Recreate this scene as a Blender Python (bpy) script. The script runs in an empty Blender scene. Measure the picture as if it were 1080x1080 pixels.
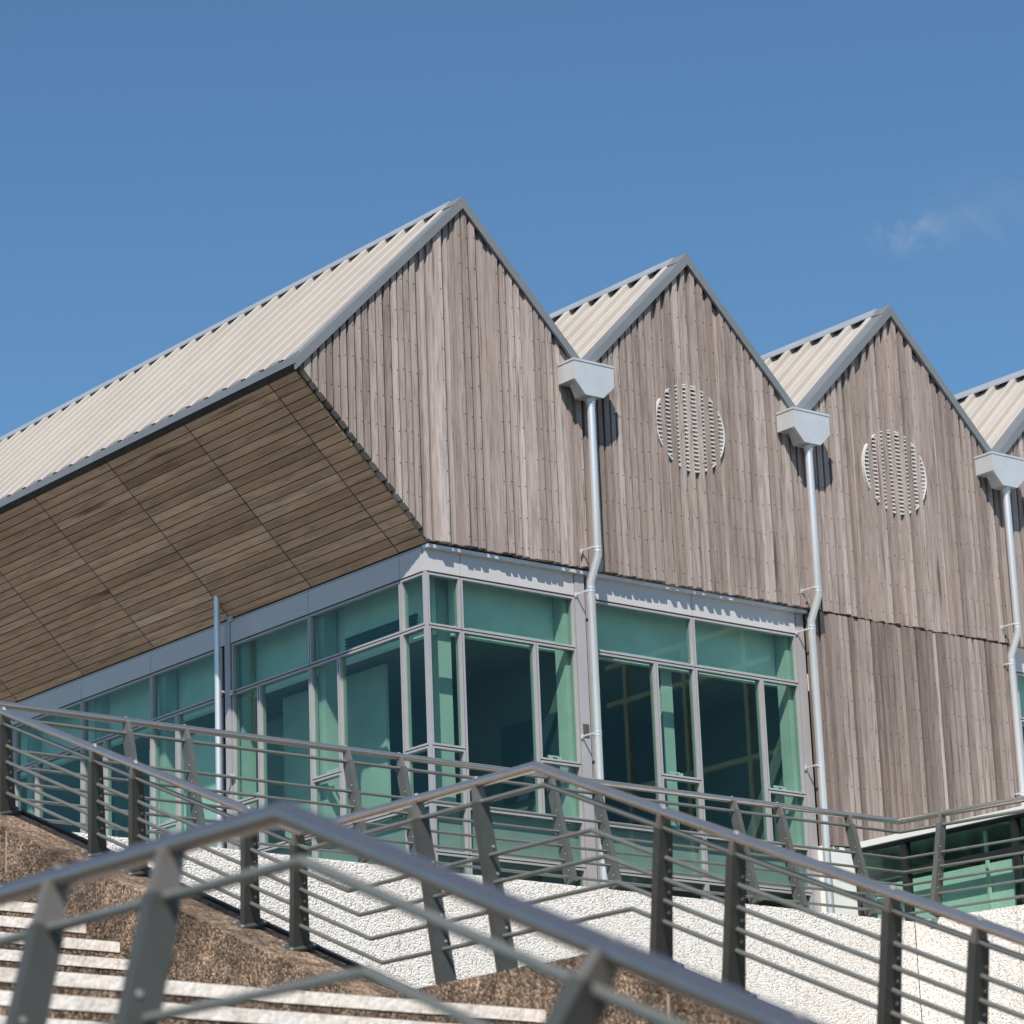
import bpy, math, random
from mathutils import Vector, Matrix

sc = bpy.context.scene
COL = sc.collection
R = random.Random(7)

# ------------------------------------------------------------------ helpers
class MB:
    """collects faces, builds one mesh object"""
    def __init__(s):
        s.v = []; s.f = []; s.t = []; s.m = []; s.tone = 0.5; s.mat = 0
    def face(s, pts):
        b = len(s.v); s.v.extend([tuple(p) for p in pts]); s.f.append(tuple(range(b, b+len(pts))))
        s.t.append(s.tone); s.m.append(s.mat)
    def hexa(s, a, b):
        """a, b: two quads (lists of 4 points) in the same winding, b is the far cap"""
        base = len(s.v); s.v.extend([tuple(p) for p in a]+[tuple(p) for p in b])
        for q in ((3,2,1,0),(4,5,6,7),(0,1,5,4),(1,2,6,5),(2,3,7,6),(3,0,4,7)):
            s.f.append(tuple(base+i for i in q)); s.t.append(s.tone); s.m.append(s.mat)
    def box(s, x0, x1, y0, y1, z0, z1):
        s.hexa([(x0,y0,z0),(x1,y0,z0),(x1,y1,z0),(x0,y1,z0)],
               [(x0,y0,z1),(x1,y0,z1),(x1,y1,z1),(x0,y1,z1)])
    def prism(s, a, b):
        """a, b: matching polygons"""
        n = len(a); base = len(s.v); s.v.extend([tuple(p) for p in a]+[tuple(p) for p in b])
        s.f.append(tuple(base+i for i in reversed(range(n)))); s.f.append(tuple(base+n+i for i in range(n)))
        for i in range(n):
            j = (i+1) % n; s.f.append((base+i, base+j, base+n+j, base+n+i))
        k = n+2
        s.t.extend([s.tone]*k); s.m.extend([s.mat]*k)
    def tube(s, path, r, n=14, cap=True):
        path = [Vector(p) for p in path]; rings = []
        for i, p in enumerate(path):
            d0 = (p-path[i-1]).normalized() if i > 0 else None
            d1 = (path[i+1]-p).normalized() if i < len(path)-1 else None
            d0 = d0 or d1; d1 = d1 or d0
            t = (d0+d1).normalized(); c = max(0.3, t.dot(d1))
            up = Vector((0,0,1)) if abs(d1.z) < 0.95 else Vector((0,1,0))
            if i == 0: side = d1.cross(up).normalized()
            else:
                side = side - d1*side.dot(d1); side.normalize()
            # ring perpendicular to d1 projected on the mitre plane
            u1 = side - d1*side.dot(d1); u1.normalize(); w1 = d1.cross(u1)
            ring = []
            for k in range(n):
                a = 2*math.pi*k/n
                q = u1*math.cos(a)*r + w1*math.sin(a)*r
                q = q - d1*(q.dot(t)/d1.dot(t))
                ring.append(p+q)
            rings.append(ring)
        base = len(s.v)
        for ring in rings: s.v.extend([tuple(q) for q in ring])
        for i in range(len(path)-1):
            for k in range(n):
                a = base+i*n+k; b = base+i*n+(k+1) % n
                s.f.append((a, b, b+n, a+n)); s.t.append(s.tone); s.m.append(s.mat)
        if cap:
            s.f.append(tuple(base+k for k in reversed(range(n)))); s.t.append(s.tone); s.m.append(s.mat)
            o = base+(len(path)-1)*n
            s.f.append(tuple(o+k for k in range(n))); s.t.append(s.tone); s.m.append(s.mat)
    def dome(s, c, nrm, r, n=8):
        nrm = Vector(nrm).normalized(); c = Vector(c)
        u = nrm.orthogonal().normalized(); w = nrm.cross(u); base = len(s.v)
        for rr, h in ((1, 0), (0.75, 0.5)):
            for k in range(n):
                a = 2*math.pi*k/n
                s.v.append(tuple(c+u*(math.cos(a)*r*rr)+w*(math.sin(a)*r*rr)+nrm*(h*r)))
        for k in range(n):
            j = (k+1) % n
            s.f.append((base+k, base+j, base+n+j, base+n+k)); s.t.append(s.tone); s.m.append(s.mat)
        s.f.append(tuple(base+n+k for k in range(n))); s.t.append(s.tone); s.m.append(s.mat)
    def build(s, name, mats, parent=None, smooth=False):
        me = bpy.data.meshes.new(name); me.from_pydata(s.v, [], s.f); me.update()
        if not isinstance(mats, (list, tuple)): mats = [mats]
        for m in mats: me.materials.append(m)
        at = me.attributes.new('tone', 'FLOAT', 'FACE')
        at.data.foreach_set('value', s.t)
        me.polygons.foreach_set('material_index', s.m)
        o = bpy.data.objects.new(name, me); COL.objects.link(o)
        if parent: o.parent = parent
        import bmesh
        bm = bmesh.new(); bm.from_mesh(me); bmesh.ops.recalc_face_normals(bm, faces=bm.faces)
        if smooth:
            for f in bm.faces: f.smooth = len(f.verts) == 4
            for e in bm.edges:
                if len(e.link_faces) == 2 and e.calc_face_angle(0) > 0.6: e.smooth = False
        bm.to_mesh(me); bm.free()
        return o

def thing(name, label, cat, group=None):
    o = bpy.data.objects.new(name, None); COL.objects.link(o)
    o.empty_display_size = 0.2
    o['label'] = label; o['category'] = cat
    if group: o['group'] = group
    return o

# ------------------------------------------------------------------ materials
def newmat(name):
    m = bpy.data.materials.new(name); m.use_nodes = True
    nt = m.node_tree; b = nt.nodes['Principled BSDF']
    return m, nt, b
def N(nt, t, **kw):
    n = nt.nodes.new(t)
    for k, v in kw.items():
        if k.startswith('i_'):
            n.inputs[k[2:].replace('_', ' ')].default_value = v
        else: setattr(n, k, v)
    return n
def L(nt, a, b): nt.links.new(a, b)
def ramp(nt, src, stops):
    r = nt.nodes.new('ShaderNodeValToRGB'); e = r.color_ramp.elements
    while len(e) < len(stops): e.new(0.5)
    for el, (p, c) in zip(e, stops):
        el.position = p; el.color = (c[0], c[1], c[2], 1)
    L(nt, src, r.inputs[0]); return r
def mixc(nt, fac, a, b, mode='MIX'):
    n = nt.nodes.new('ShaderNodeMix'); n.data_type = 'RGBA'; n.blend_type = mode
    if isinstance(fac, (int, float)): n.inputs[0].default_value = fac
    else: L(nt, fac, n.inputs[0])
    for i, x in ((6, a), (7, b)):
        if isinstance(x, tuple): n.inputs[i].default_value = (*x[:3], 1)
        else: L(nt, x, n.inputs[i])
    return n.outputs[2]
def coords(nt, scale=(1, 1, 1), tone_shift=None):
    tc = nt.nodes.new('ShaderNodeTexCoord'); mp = nt.nodes.new('ShaderNodeMapping')
    mp.inputs['Scale'].default_value = scale
    L(nt, tc.outputs['Object'], mp.inputs['Vector'])
    out = mp.outputs[0]; at = None
    if tone_shift:
        at = N(nt, 'ShaderNodeAttribute', attribute_name='tone')
        mul = N(nt, 'ShaderNodeMath', operation='MULTIPLY'); L(nt, at.outputs['Fac'], mul.inputs[0]); mul.inputs[1].default_value = tone_shift
        cb = nt.nodes.new('ShaderNodeCombineXYZ')
        for i in range(3): L(nt, mul.outputs[0], cb.inputs[i])
        ad = N(nt, 'ShaderNodeVectorMath', operation='ADD'); L(nt, out, ad.inputs[0]); L(nt, cb.outputs[0], ad.inputs[1])
        out = ad.outputs[0]
    return out, at

def wood(name, scale, cols, grain_lo, warm, streak=.78):
    m, nt, b = newmat(name)
    v, at = coords(nt, scale, 61.7)
    n1 = N(nt, 'ShaderNodeTexNoise', i_Scale=1.0, i_Detail=6.0, i_Roughness=0.65, i_Distortion=0.6); L(nt, v, n1.inputs['Vector'])
    v2, _ = coords(nt, tuple(x*0.16 for x in scale), 17.3)
    n2 = N(nt, 'ShaderNodeTexNoise', i_Scale=1.0, i_Detail=3.0, i_Roughness=0.6); L(nt, v2, n2.inputs['Vector'])
    base = ramp(nt, at.outputs['Fac'], cols).outputs[0]
    g = ramp(nt, n1.outputs['Fac'], [(0.30, (grain_lo,)*3), (0.52, (1.0, 1.0, 1.0)), (0.75, (1.14, 1.13, 1.12))]).outputs[0]
    c = mixc(nt, 1.0, base, g, 'MULTIPLY')
    st = ramp(nt, n2.outputs['Fac'], [(0.42, (0, 0, 0)), (0.68, (1, 1, 1))])
    sm = N(nt, 'ShaderNodeMath', operation='MULTIPLY'); L(nt, st.outputs[0], sm.inputs[0]); sm.inputs[1].default_value = 0.55
    c = mixc(nt, sm.outputs[0], c, warm)
    v3, _ = coords(nt, tuple(x*0.11+.25 for x in scale), 3.1)
    n3 = N(nt, 'ShaderNodeTexNoise', i_Scale=1.0, i_Detail=5.0, i_Roughness=0.7); L(nt, v3, n3.inputs['Vector'])
    s3 = ramp(nt, n3.outputs['Fac'], [(0.34, (streak, streak*.985, streak*.975)), (0.50, (1, 1, 1)), (0.72, (1.10, 1.11, 1.12))]).outputs[0]
    c = mixc(nt, 1.0, c, s3, 'MULTIPLY')
    # small dark knots
    v4, _ = coords(nt, tuple(x*0.22 for x in scale), 29.0)
    kn = N(nt, 'ShaderNodeTexVoronoi', i_Scale=0.55); L(nt, v4, kn.inputs['Vector'])
    k4 = ramp(nt, kn.outputs['Distance'], [(0.05, (0.42, 0.36, 0.32)), (0.13, (1, 1, 1))]).outputs[0]
    c = mixc(nt, 1.0, c, k4, 'MULTIPLY')
    L(nt, c, b.inputs['Base Color']); b.inputs['Roughness'].default_value = 0.78
    b.inputs['Specular IOR Level'].default_value = 0.25
    bp = N(nt, 'ShaderNodeBump', i_Strength=0.35, i_Distance=0.004); L(nt, n1.outputs['Fac'], bp.inputs['Height']); L(nt, bp.outputs[0], b.inputs['Normal'])
    return m
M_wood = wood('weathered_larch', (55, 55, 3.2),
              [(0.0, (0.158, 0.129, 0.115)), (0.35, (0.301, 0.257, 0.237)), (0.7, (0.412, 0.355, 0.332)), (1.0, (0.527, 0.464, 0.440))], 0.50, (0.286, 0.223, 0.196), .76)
M_soffit = wood('soffit_larch', (40, 2.6, 40),
                [(0.0, (0.330, 0.213, 0.133)), (0.4, (0.495, 0.334, 0.217)), (0.7, (0.596, 0.410, 0.274)), (1.0, (0.735, 0.525, 0.359))], 0.50, (0.367, 0.225, 0.133), .84)

def plain(name, col, rough=0.5, metal=0.0, var=0.12, vs=3.0, bump=0.0, bs=60, spec=0.5, rvar=0.15):
    m, nt, b = newmat(name)
    v, _ = coords(nt)
    n = N(nt, 'ShaderNodeTexNoise', i_Scale=vs, i_Detail=5.0, i_Roughness=0.6); L(nt, v, n.inputs['Vector'])
    lo = tuple(c*(1-var) for c in col); hi = tuple(min(1, c*(1+var)) for c in col)
    r = ramp(nt, n.outputs['Fac'], [(0.3, lo), (0.7, hi)])
    L(nt, r.outputs[0], b.inputs['Base Color'])
    b.inputs['Metallic'].default_value = metal; b.inputs['Specular IOR Level'].default_value = spec
    n2 = N(nt, 'ShaderNodeTexNoise', i_Scale=vs*3.1, i_Detail=4.0); L(nt, v, n2.inputs['Vector'])
    mr = N(nt, 'ShaderNodeMapRange'); L(nt, n2.outputs['Fac'], mr.inputs[0])
    mr.inputs[1].default_value = 0.3; mr.inputs[2].default_value = 0.7
    mr.inputs[3].default_value = rough*(1-rvar); mr.inputs[4].default_value = min(1, rough*(1+rvar))
    L(nt, mr.outputs[0], b.inputs['Roughness'])
    if bump:
        n3 = N(nt, 'ShaderNodeTexNoise', i_Scale=bs, i_Detail=4.0); L(nt, v, n3.inputs['Vector'])
        bp = N(nt, 'ShaderNodeBump', i_Strength=bump, i_Distance=0.01); L(nt, n3.outputs['Fac'], bp.inputs['Height']); L(nt, bp.outputs[0], b.inputs['Normal'])
    return m
M_roof = plain('cream_roof_sheet', (0.445, 0.412, 0.372), 0.45, 0.0, 0.06, 1.2)
M_flash = plain('grey_flashing', (0.20, 0.212, 0.222), 0.40, 0.15, 0.08, 2.0)
M_hopper = plain('pale_grey_hopper', (0.60, 0.62, 0.63), 0.34, 0.30, 0.06, 5.0)
M_ridge = plain('ridge_flashing', (0.36, 0.385, 0.42), 0.38, 0.2, 0.08, 3.0)
M_galv = plain('galvanised_pipe', (0.76, 0.75, 0.75), 0.34, 0.60, 0.02, 2.0, rvar=0.0)
M_alu = plain('grey_aluminium', (0.44, 0.42, 0.43), 0.42, 0.25, 0.05, 4.0)
M_fascia = plain('pale_grey_panel', (0.53, 0.515, 0.51), 0.24, 0.06, 0.04, 1.5)
M_dark = plain('black_recess', (0.022, 0.022, 0.024), 0.7)
M_screw = plain('rusty_screw', (0.05, 0.035, 0.03), 0.6)
M_vent = plain('pale_grey_louvre', (0.60, 0.60, 0.59), 0.55)
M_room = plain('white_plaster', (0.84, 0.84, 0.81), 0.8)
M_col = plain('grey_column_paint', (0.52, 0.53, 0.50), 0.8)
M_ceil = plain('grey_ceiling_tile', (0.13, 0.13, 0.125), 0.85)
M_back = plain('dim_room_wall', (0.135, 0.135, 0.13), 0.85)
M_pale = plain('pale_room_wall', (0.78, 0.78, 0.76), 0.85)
M_door = plain('navy_panel', (0.03, 0.05, 0.07), 0.5)
M_span = plain('grey_spandrel_board', (0.40, 0.355, 0.365), 0.8)
M_post = plain('grey_painted_steel', (0.060, 0.063, 0.058), 0.45, 0.0, 0.12, 8.0)
M_post_lit = plain('grey_lit_steel', (0.088, 0.092, 0.086), 0.45, 0.0, 0.12, 8.0)  # same paint as the stair posts, lightened to look sunlit
M_bar = plain('grey_painted_bar', (0.20, 0.21, 0.19), 0.36, 0.4, 0.1, 8.0)
M_rail = plain('stainless_tube', (0.58, 0.53, 0.49), 0.19, 0.86, 0.05, 12.0)
M_rail2 = plain('dark_steel_tube', (0.40, 0.365, 0.35), 0.19, 0.86, 0.05, 12.0)
M_bolt = plain('bright_bolt', (0.50, 0.46, 0.42), 0.35, 0.6)
M_saddle = plain('brushed_bracket', (0.185, 0.172, 0.155), 0.45, 0.35, 0.08, 10.0)
M_black = plain('black_annexe_frame', (0.02, 0.022, 0.024), 0.35)
M_whitep = plain('white_coping', (0.74, 0.74, 0.72), 0.55, 0.0, 0.06, 2.0)

def pebble(name, cols, scale, bump, dist, contrast_stain=0.0, stain=(0.2, 0.15, 0.1), stain_scale=0.8, vw=0.55, patch=0.0):
    m, nt, b = newmat(name)
    v, _ = coords(nt)
    nz = N(nt, 'ShaderNodeTexNoise', i_Scale=scale*0.5, i_Detail=2.0); L(nt, v, nz.inputs['Vector'])
    wob = N(nt, 'ShaderNodeVectorMath', operation='SCALE'); L(nt, nz.outputs['Color'], wob.inputs[0]); wob.inputs['Scale'].default_value = 0.6/scale
    ad = N(nt, 'ShaderNodeVectorMath', operation='ADD'); L(nt, v, ad.inputs[0]); L(nt, wob.outputs[0], ad.inputs[1])
    vo = N(nt, 'ShaderNodeTexVoronoi', i_Scale=scale); L(nt, ad.outputs[0], vo.inputs['Vector'])
    n = N(nt, 'ShaderNodeTexNoise', i_Scale=scale*1.3, i_Detail=5.0, i_Roughness=0.7); L(nt, v, n.inputs['Vector'])
    sp = N(nt, 'ShaderNodeSeparateColor'); L(nt, vo.outputs['Color'], sp.inputs[0])
    mx = N(nt, 'ShaderNodeMath', operation='MULTIPLY_ADD'); L(nt, sp.outputs[0], mx.inputs[0]); mx.inputs[1].default_value = vw
    mm = N(nt, 'ShaderNodeMath', operation='MULTIPLY'); L(nt, n.outputs['Fac'], mm.inputs[0]); mm.inputs[1].default_value = 1-vw
    L(nt, mm.outputs[0], mx.inputs[2])
    c = ramp(nt, mx.outputs[0], cols).outputs[0]
    if contrast_stain:
        ns = N(nt, 'ShaderNodeTexNoise', i_Scale=stain_scale, i_Detail=6.0, i_Roughness=0.65); L(nt, v, ns.inputs['Vector'])
        rs = ramp(nt, ns.outputs['Fac'], [(0.45, (0, 0, 0)), (0.7, (contrast_stain,)*3)])
        c = mixc(nt, rs.outputs[0], c, stain)
    if patch:
        for k, (sc1, lo, hi) in enumerate(((2.3, 1-patch, 1+patch*.6), (11.0, 1-patch*.8, 1+patch*.5))):
            np_ = N(nt, 'ShaderNodeTexNoise', i_Scale=sc1, i_Detail=5.0, i_Roughness=0.65); L(nt, v, np_.inputs['Vector'])
            rp = ramp(nt, np_.outputs['Fac'], [(0.36, (lo, lo*.99, lo*.98)), (0.64, (hi, hi*.98, hi*.95))])
            c = mixc(nt, 1.0, c, rp.outputs[0], 'MULTIPLY')
    L(nt, c, b.inputs['Base Color']); b.inputs['Roughness'].default_value = 0.9; b.inputs['Specular IOR Level'].default_value = 0.2
    inv = N(nt, 'ShaderNodeMath', operation='SUBTRACT'); inv.inputs[0].default_value = 1.0; L(nt, vo.outputs['Distance'], inv.inputs[1])
    bp = N(nt, 'ShaderNodeBump', i_Strength=bump, i_Distance=dist); L(nt, inv.outputs[0], bp.inputs['Height']); L(nt, bp.outputs[0], b.inputs['Normal'])
    return m
M_white = pebble('white_roughcast', [(0.18, (0.36, 0.315, 0.27)), (0.34, (0.70, 0.655, 0.60)), (0.52, (0.85, 0.815, 0.765)), (0.9, (0.91, 0.88, 0.835))], 80, 0.70, 0.009, 0.30, (0.66, 0.59, 0.51), 1.5)  # darkest specks stand in for shade between the pebbles
M_brown = pebble('brown_aggregate', [(0.22, (0.015, 0.011, 0.009)), (0.38, (0.084, 0.061, 0.047)), (0.52, (0.210, 0.152, 0.113)), (0.64, (0.395, 0.300, 0.223)), (0.82, (0.571, 0.470, 0.381))], 75, 0.6, 0.009, 0.60, (0.075, 0.062, 0.052), 1.3, vw=0.30, patch=0.48)
M_nosing = pebble('white_nosing_paint', [(0.1, (0.62, 0.58, 0.54)), (0.4, (0.82, 0.80, 0.77)), (0.95, (0.88, 0.86, 0.835))], 40, 0.5, 0.006, 0.55, (0.48, 0.39, 0.31), 7.0, patch=0.06)
M_paving = pebble('grey_paving', [(0.1, (0.15, 0.145, 0.14)), (0.6, (0.20, 0.195, 0.185)), (0.95, (0.25, 0.24, 0.23))], 40, 0.2, 0.004)
M_mortar = plain('tan_mortar', (0.34, 0.275, 0.215), 0.9, 0.0, 0.2, 20.0)
M_ground = pebble('ground_gravel', [(0.1, (0.07, 0.066, 0.058)), (0.6, (0.12, 0.113, 0.10)), (0.95, (0.17, 0.16, 0.145))], 25, 0.3, 0.01)

def glass(name, tint, refl=1.0):
    m = bpy.data.materials.new(name); m.use_nodes = True; nt = m.node_tree; nt.nodes.clear()
    out = nt.nodes.new('ShaderNodeOutputMaterial')
    tr = N(nt, 'ShaderNodeBsdfTransparent'); tr.inputs[0].default_value = (*tint, 1)
    gl = N(nt, 'ShaderNodeBsdfGlossy'); gl.inputs['Roughness'].default_value = 0.0; gl.inputs[0].default_value = (0.64, 0.86, 0.74, 1)
    lw = N(nt, 'ShaderNodeLayerWeight'); lw.inputs[0].default_value = 0.5
    pw = N(nt, 'ShaderNodeMath', operation='POWER'); L(nt, lw.outputs['Facing'], pw.inputs[0]); pw.inputs[1].default_value = 4.0
    ma = N(nt, 'ShaderNodeMath', operation='MULTIPLY_ADD'); L(nt, pw.outputs[0], ma.inputs[0]); ma.inputs[1].default_value = 0.9; ma.inputs[2].default_value = 0.026*refl
    mx = nt.nodes.new('ShaderNodeMixShader'); L(nt, ma.outputs[0], mx.inputs[0]); L(nt, tr.outputs[0], mx.inputs[1]); L(nt, gl.outputs[0], mx.inputs[2])
    L(nt, mx.outputs[0], out.inputs[0]); return m
M_glass = glass('teal_glass', (0.76, 0.89, 0.845))

# ------------------------------------------------------------------ the building
BAY = 2.4
PX, PZ = 0.439, 2.963            # first ridge, on the front plane Y = 0
VZ = PZ-1.2                      # valley level
EX, EZ = -1.232, 1.288           # eave corner of the first gable
BD = thing('gabled_building', 'building with four sawtooth gables clad in weathered grey timber above teal glazing', 'building')
YB = 12.5                        # back end of the roofs
def roofz(x):                    # top line of the barge boards on the front plane
    k = math.floor((x-(PX-1.2))/BAY)
    if x < PX: return PZ-(PX-x)*1.0024
    k = max(0, k); p = PX+k*BAY
    return PZ-abs(x-p)
def soffz(x): return 0.03-1.0*(x-0.035) if x < 0.035 else 0.03

# --- cladding
VENTS = {1: (2.805, 1.415), 2: (5.185, 1.415)}
VR = 0.385
VSEQ = [('g', .066), ('p', .040), ('g', .060), ('p', .052), ('g', .034), ('p', .050), ('g', .050), ('p', .042), ('g', .064), ('p', .050), ('g', .034), ('p', .050), ('g', .054), ('p', .042), ('g', .080)]
DEPTHS = {'p': 0.026, 'm': 0.047, 'g': 0.066, 'd': 0.104}
def sequence(x0, x1, rng, vent=None):
    """proud boards with narrow dark grooves, broken by wider recessed boards"""
    out = []; x = x0
    vx0 = vent[0]-sum(w for _, w in VSEQ)/2 if vent else 1e9
    done = False; queue = []
    while x < x1-0.010:
        if vent and not done and x >= vx0-0.035:
            if out: out[-1] = (out[-1][0], vx0, out[-1][2])
            x = vx0
            for k, w in VSEQ: out.append((x, x+w, k)); x += w
            done = True; queue = []; continue
        if not queue:
            r = rng.random()
            if r < .68:
                for _ in range(rng.choice([2, 3, 4])): queue += [('p', rng.choice([.044, .050, .056])), ('d', rng.choice([.017, .022, .027]))]
            elif r < .86:
                queue += [('g', rng.choice([.030, .042])), ('m', rng.choice([.034, .040])), ('g', rng.choice([.034, .046]))]
                if rng.random() < .5: queue += [('m', .036)]
            else:
                queue += [('m', .046), ('p', rng.choice([.070, .082])), ('d', .014)]
        k, w = queue.pop(0)
        e = min(x1, x+w)
        if x1-e < 0.012: e = x1
        out.append((x, e, k)); x = e
    return out
def clad(mb, seq, top, bot, rng, vent=None, screws=True, shade=0.5):
    for (a, b, k) in seq:
        if k == 'd': continue                    # open joint: the black membrane shows
        y = DEPTHS[k]+rng.uniform(-.0025, .0025); mb.tone = min(1, max(0, rng.gauss(shade, 0.19)))
        xs = [a+0.0008, b-0.0008]
        for p in [PX+i*BAY for i in range(5)]:
            if a+.004 < p < b-.004: xs.insert(1, p)
        jit = rng.uniform(-.006, .006)
        for xa, xb in zip(xs[:-1], xs[1:]):
            segs = [(lambda x: bot(x)+jit, top)]
            if vent and k in 'gd':
                cx, cz = vent; xm = (xa+xb)/2
                if abs(xm-cx) < VR:
                    h = lambda x: math.sqrt(max(0, VR**2-min(VR, abs(x-cx))**2))
                    segs = [(segs[0][0], lambda x: cz-h(x)), (lambda x: cz+h(x), top)]
            for lo, hi in segs:
                if hi(xa)-lo(xa) < .004 and hi(xb)-lo(xb) < .004: continue
                za0, zb0 = lo(xa), lo(xb); za1, zb1 = max(hi(xa), za0+.001), max(hi(xb), zb0+.001)
                mb.hexa([(xa, y, za0), (xb, y, zb0), (xb, .110, zb0), (xa, .110, za0)],
                        [(xa, y, za1), (xb, y, zb1), (xb, .110, zb1), (xa, .110, za1)])
        if screws and k == 'p':
            z = math.floor(bot((a+b)/2)/.26)*.26+.05+(.05 if k == 'p' else .11)+rng.uniform(0, .03)
            mb.mat = 1
            while z < top((a+b)/2)-.06:
                if z > bot((a+b)/2)+.03:
                    xx = b-.011+rng.uniform(-.003, .002)
                    mb.dome((xx, y, z+rng.uniform(-.008, .008)), (0, -1, 0), .0056, 6)
                z += .252
            mb.mat = 0
BARGE_V = 0.095
for k in range(4):
    rng = random.Random(20+k)
    x0 = -1.19 if k == 0 else PX+BAY*k-1.2+.003
    x1 = PX+BAY*k+1.2-.003
    mb = MB()
    vent = VENTS.get(k)
    seq = sequence(x0, x1, rng, vent)
    top = lambda x: roofz(x)-BARGE_V+.03
    bot = (lambda x: max(0.030, soffz(x)+.010)) if k == 0 else (lambda x: 0.030)
    clad(mb, seq, top, bot, rng, vent, shade=(.52, .46, .44, .44)[k])
    mb.build('timber_cladding', [M_wood, M_screw], BD)
    # dark breather membrane behind the boards
    mb = MB(); xs = [x0, x1]
    pts = [(x0, max(.03, soffz(x0)+.03)), (min(x1, .06) if k == 0 else x0, .03), (x1, .03), (x1, roofz(x1)-.09), (PX+BAY*k, PZ-.09), (x0, roofz(x0)-.09)]
    pts = [p for i, p in enumerate(pts) if i == 0 or p != pts[i-1]]
    if vent:
        pass
    mb.prism([(x, .112, z) for x, z in pts], [(x, .128, z) for x, z in pts])
    mb.build('wall_membrane', M_dark, BD)
    if vent:
        cx, cz = vent
        mb = MB(); n = 48
        for i in range(n):
            a0, a1 = 2*math.pi*i/n, 2*math.pi*(i+1)/n
            q = lambda a, r, y: (cx+r*math.cos(a), y, cz+r*math.sin(a))
            mb.hexa([q(a0, VR-.014, .0375), q(a1, VR-.014, .0375), q(a1, VR-.003, .0375), q(a0, VR-.003, .0375)],
                    [q(a0, VR-.014, .080), q(a1, VR-.014, .080), q(a1, VR-.003, .080), q(a0, VR-.003, .080)])
        vo = mb.build('round_vent', M_vent, BD)
        for nm_i in range(1):
            mb = MB(); z = cz-VR+.014
            while z < cz+VR-.012:
                h = math.sqrt(max(0, (VR-.01)**2-(z-cz)**2))
                if h > .03: mb.box(cx-h, cx+h, .040, .047, z-.0066, z+.0066)
                z += .0362
            mb.build('louvre_blades', M_vent, vo)

# lower timber wall of the third bay
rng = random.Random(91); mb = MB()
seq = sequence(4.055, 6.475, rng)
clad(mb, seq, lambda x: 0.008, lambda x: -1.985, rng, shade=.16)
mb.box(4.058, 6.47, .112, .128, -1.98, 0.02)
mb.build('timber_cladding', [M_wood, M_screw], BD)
mb = MB(); mb.box(4.03, 6.5, .05, .16, -3.0, -1.99); mb.build('white_plinth', M_whitep, BD)

# --- roofs: trapezoidal sheet, rib pitch 0.26, ribs run up the slope
PROF = [(0, 0), (.001, .042), (.005, .046), (.060, .046), (.066, .042), (.080, 0), (.160, 0), (.161, .005), (.176, .005), (.180, 0)]
def roof_slope(xr, zr, xe, ze, y0, y1):
    mb = MB(); prof = []
    y = y0
    while y < y1:
        for dy, h in PROF: prof.append((y+dy, h))
        y += .262
    dx, dz = xe-xr, ze-zr; l = math.hypot(dx, dz); nx, nz = (-abs(dz)/l if dx < 0 else abs(dz)/l), abs(dx)/l
    for (ya, ha), (yb, hb) in zip(prof[:-1], prof[1:]):
        a = (xr+nx*ha, ya, zr+nz*ha); b = (xr+nx*hb, yb, zr+nz*hb); c = (xe+nx*hb, yb, ze+nz*hb); d = (xe+nx*ha, ya, ze+nz*ha)
        mb.face([a, b, c, d])
    th = -.02
    mb.face([(xr+nx*th, y0, zr+nz*th), (xr+nx*th, y1, zr+nz*th), (xe+nx*th, y1, ze+nz*th), (xe+nx*th, y0, ze+nz*th)])
    return mb
for k in range(4):
    px = PX+BAY*k; rz = PZ-.055
    xl, zl = (EX+.02, EZ+.02-.055+.03) if k == 0 else (px-1.2+.02, VZ-.055+.02)
    rf = roof_slope(px-.005, rz, xl, zl, .155, YB).build('roof', M_roof, BD)
    r2 = roof_slope(px+.005, rz, px+1.2-.02, VZ-.055+.02, .155, YB).build('roof', M_roof, BD)
    # ridge cap: two folded strips and upstand over the valleys
    mb = MB(); w = .085; t = .012; off = .066
    for s in (-1, 1):
        a = (px, PZ-.055+off*1.2); b = (px+s*w, PZ-.055+off*1.2-w)
        mb.hexa([(a[0], .17, a[1]), (b[0], .17, b[1]), (b[0], .17, b[1]-t), (a[0], .17, a[1]-t)],
                [(a[0], YB, a[1]), (b[0], YB, b[1]), (b[0], YB, b[1]-t), (a[0], YB, a[1]-t)])
    mb.build('ridge_cap', M_ridge, rf)
    # barge boards: front face and folded top flange on both slopes
    mb = MB()
    for s in (-1, 1):
        xe, ze = (EX, EZ+.004) if (k == 0 and s < 0) else (px+s*1.2, VZ)
        sl = (PZ-ze)/abs(px-xe)
        mb.hexa([(px, 0, PZ), (xe, 0, ze), (xe, 0, ze-BARGE_V), (px, 0, PZ-BARGE_V)],
                [(px, .028, PZ), (xe, .028, ze), (xe, .028, ze-BARGE_V), (px, .028, PZ-BARGE_V)])
        mb.hexa([(px, .0285, PZ), (xe, .0285, ze), (xe, .0285, ze-.02), (px, .0285, PZ-.02)],
                [(px, .165, PZ), (xe, .165, ze), (xe, .165, ze-.02), (px, .165, PZ-.02)])
    mb.build('barge_board', M_flash, rf)
    mb = MB()                                         # soldered lead saddle at the apex
    mb.hexa([(px-.09, .01, PZ-.09+.007), (px, .01, PZ+.007), (px, .01, PZ+.003), (px-.09, .01, PZ-.09+.003)],
            [(px-.09, .30, PZ-.09+.022), (px, .30, PZ+.022), (px, .30, PZ+.018), (px-.09, .30, PZ-.09+.018)])
    mb.build('apex_saddle', M_flash, rf)
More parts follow.
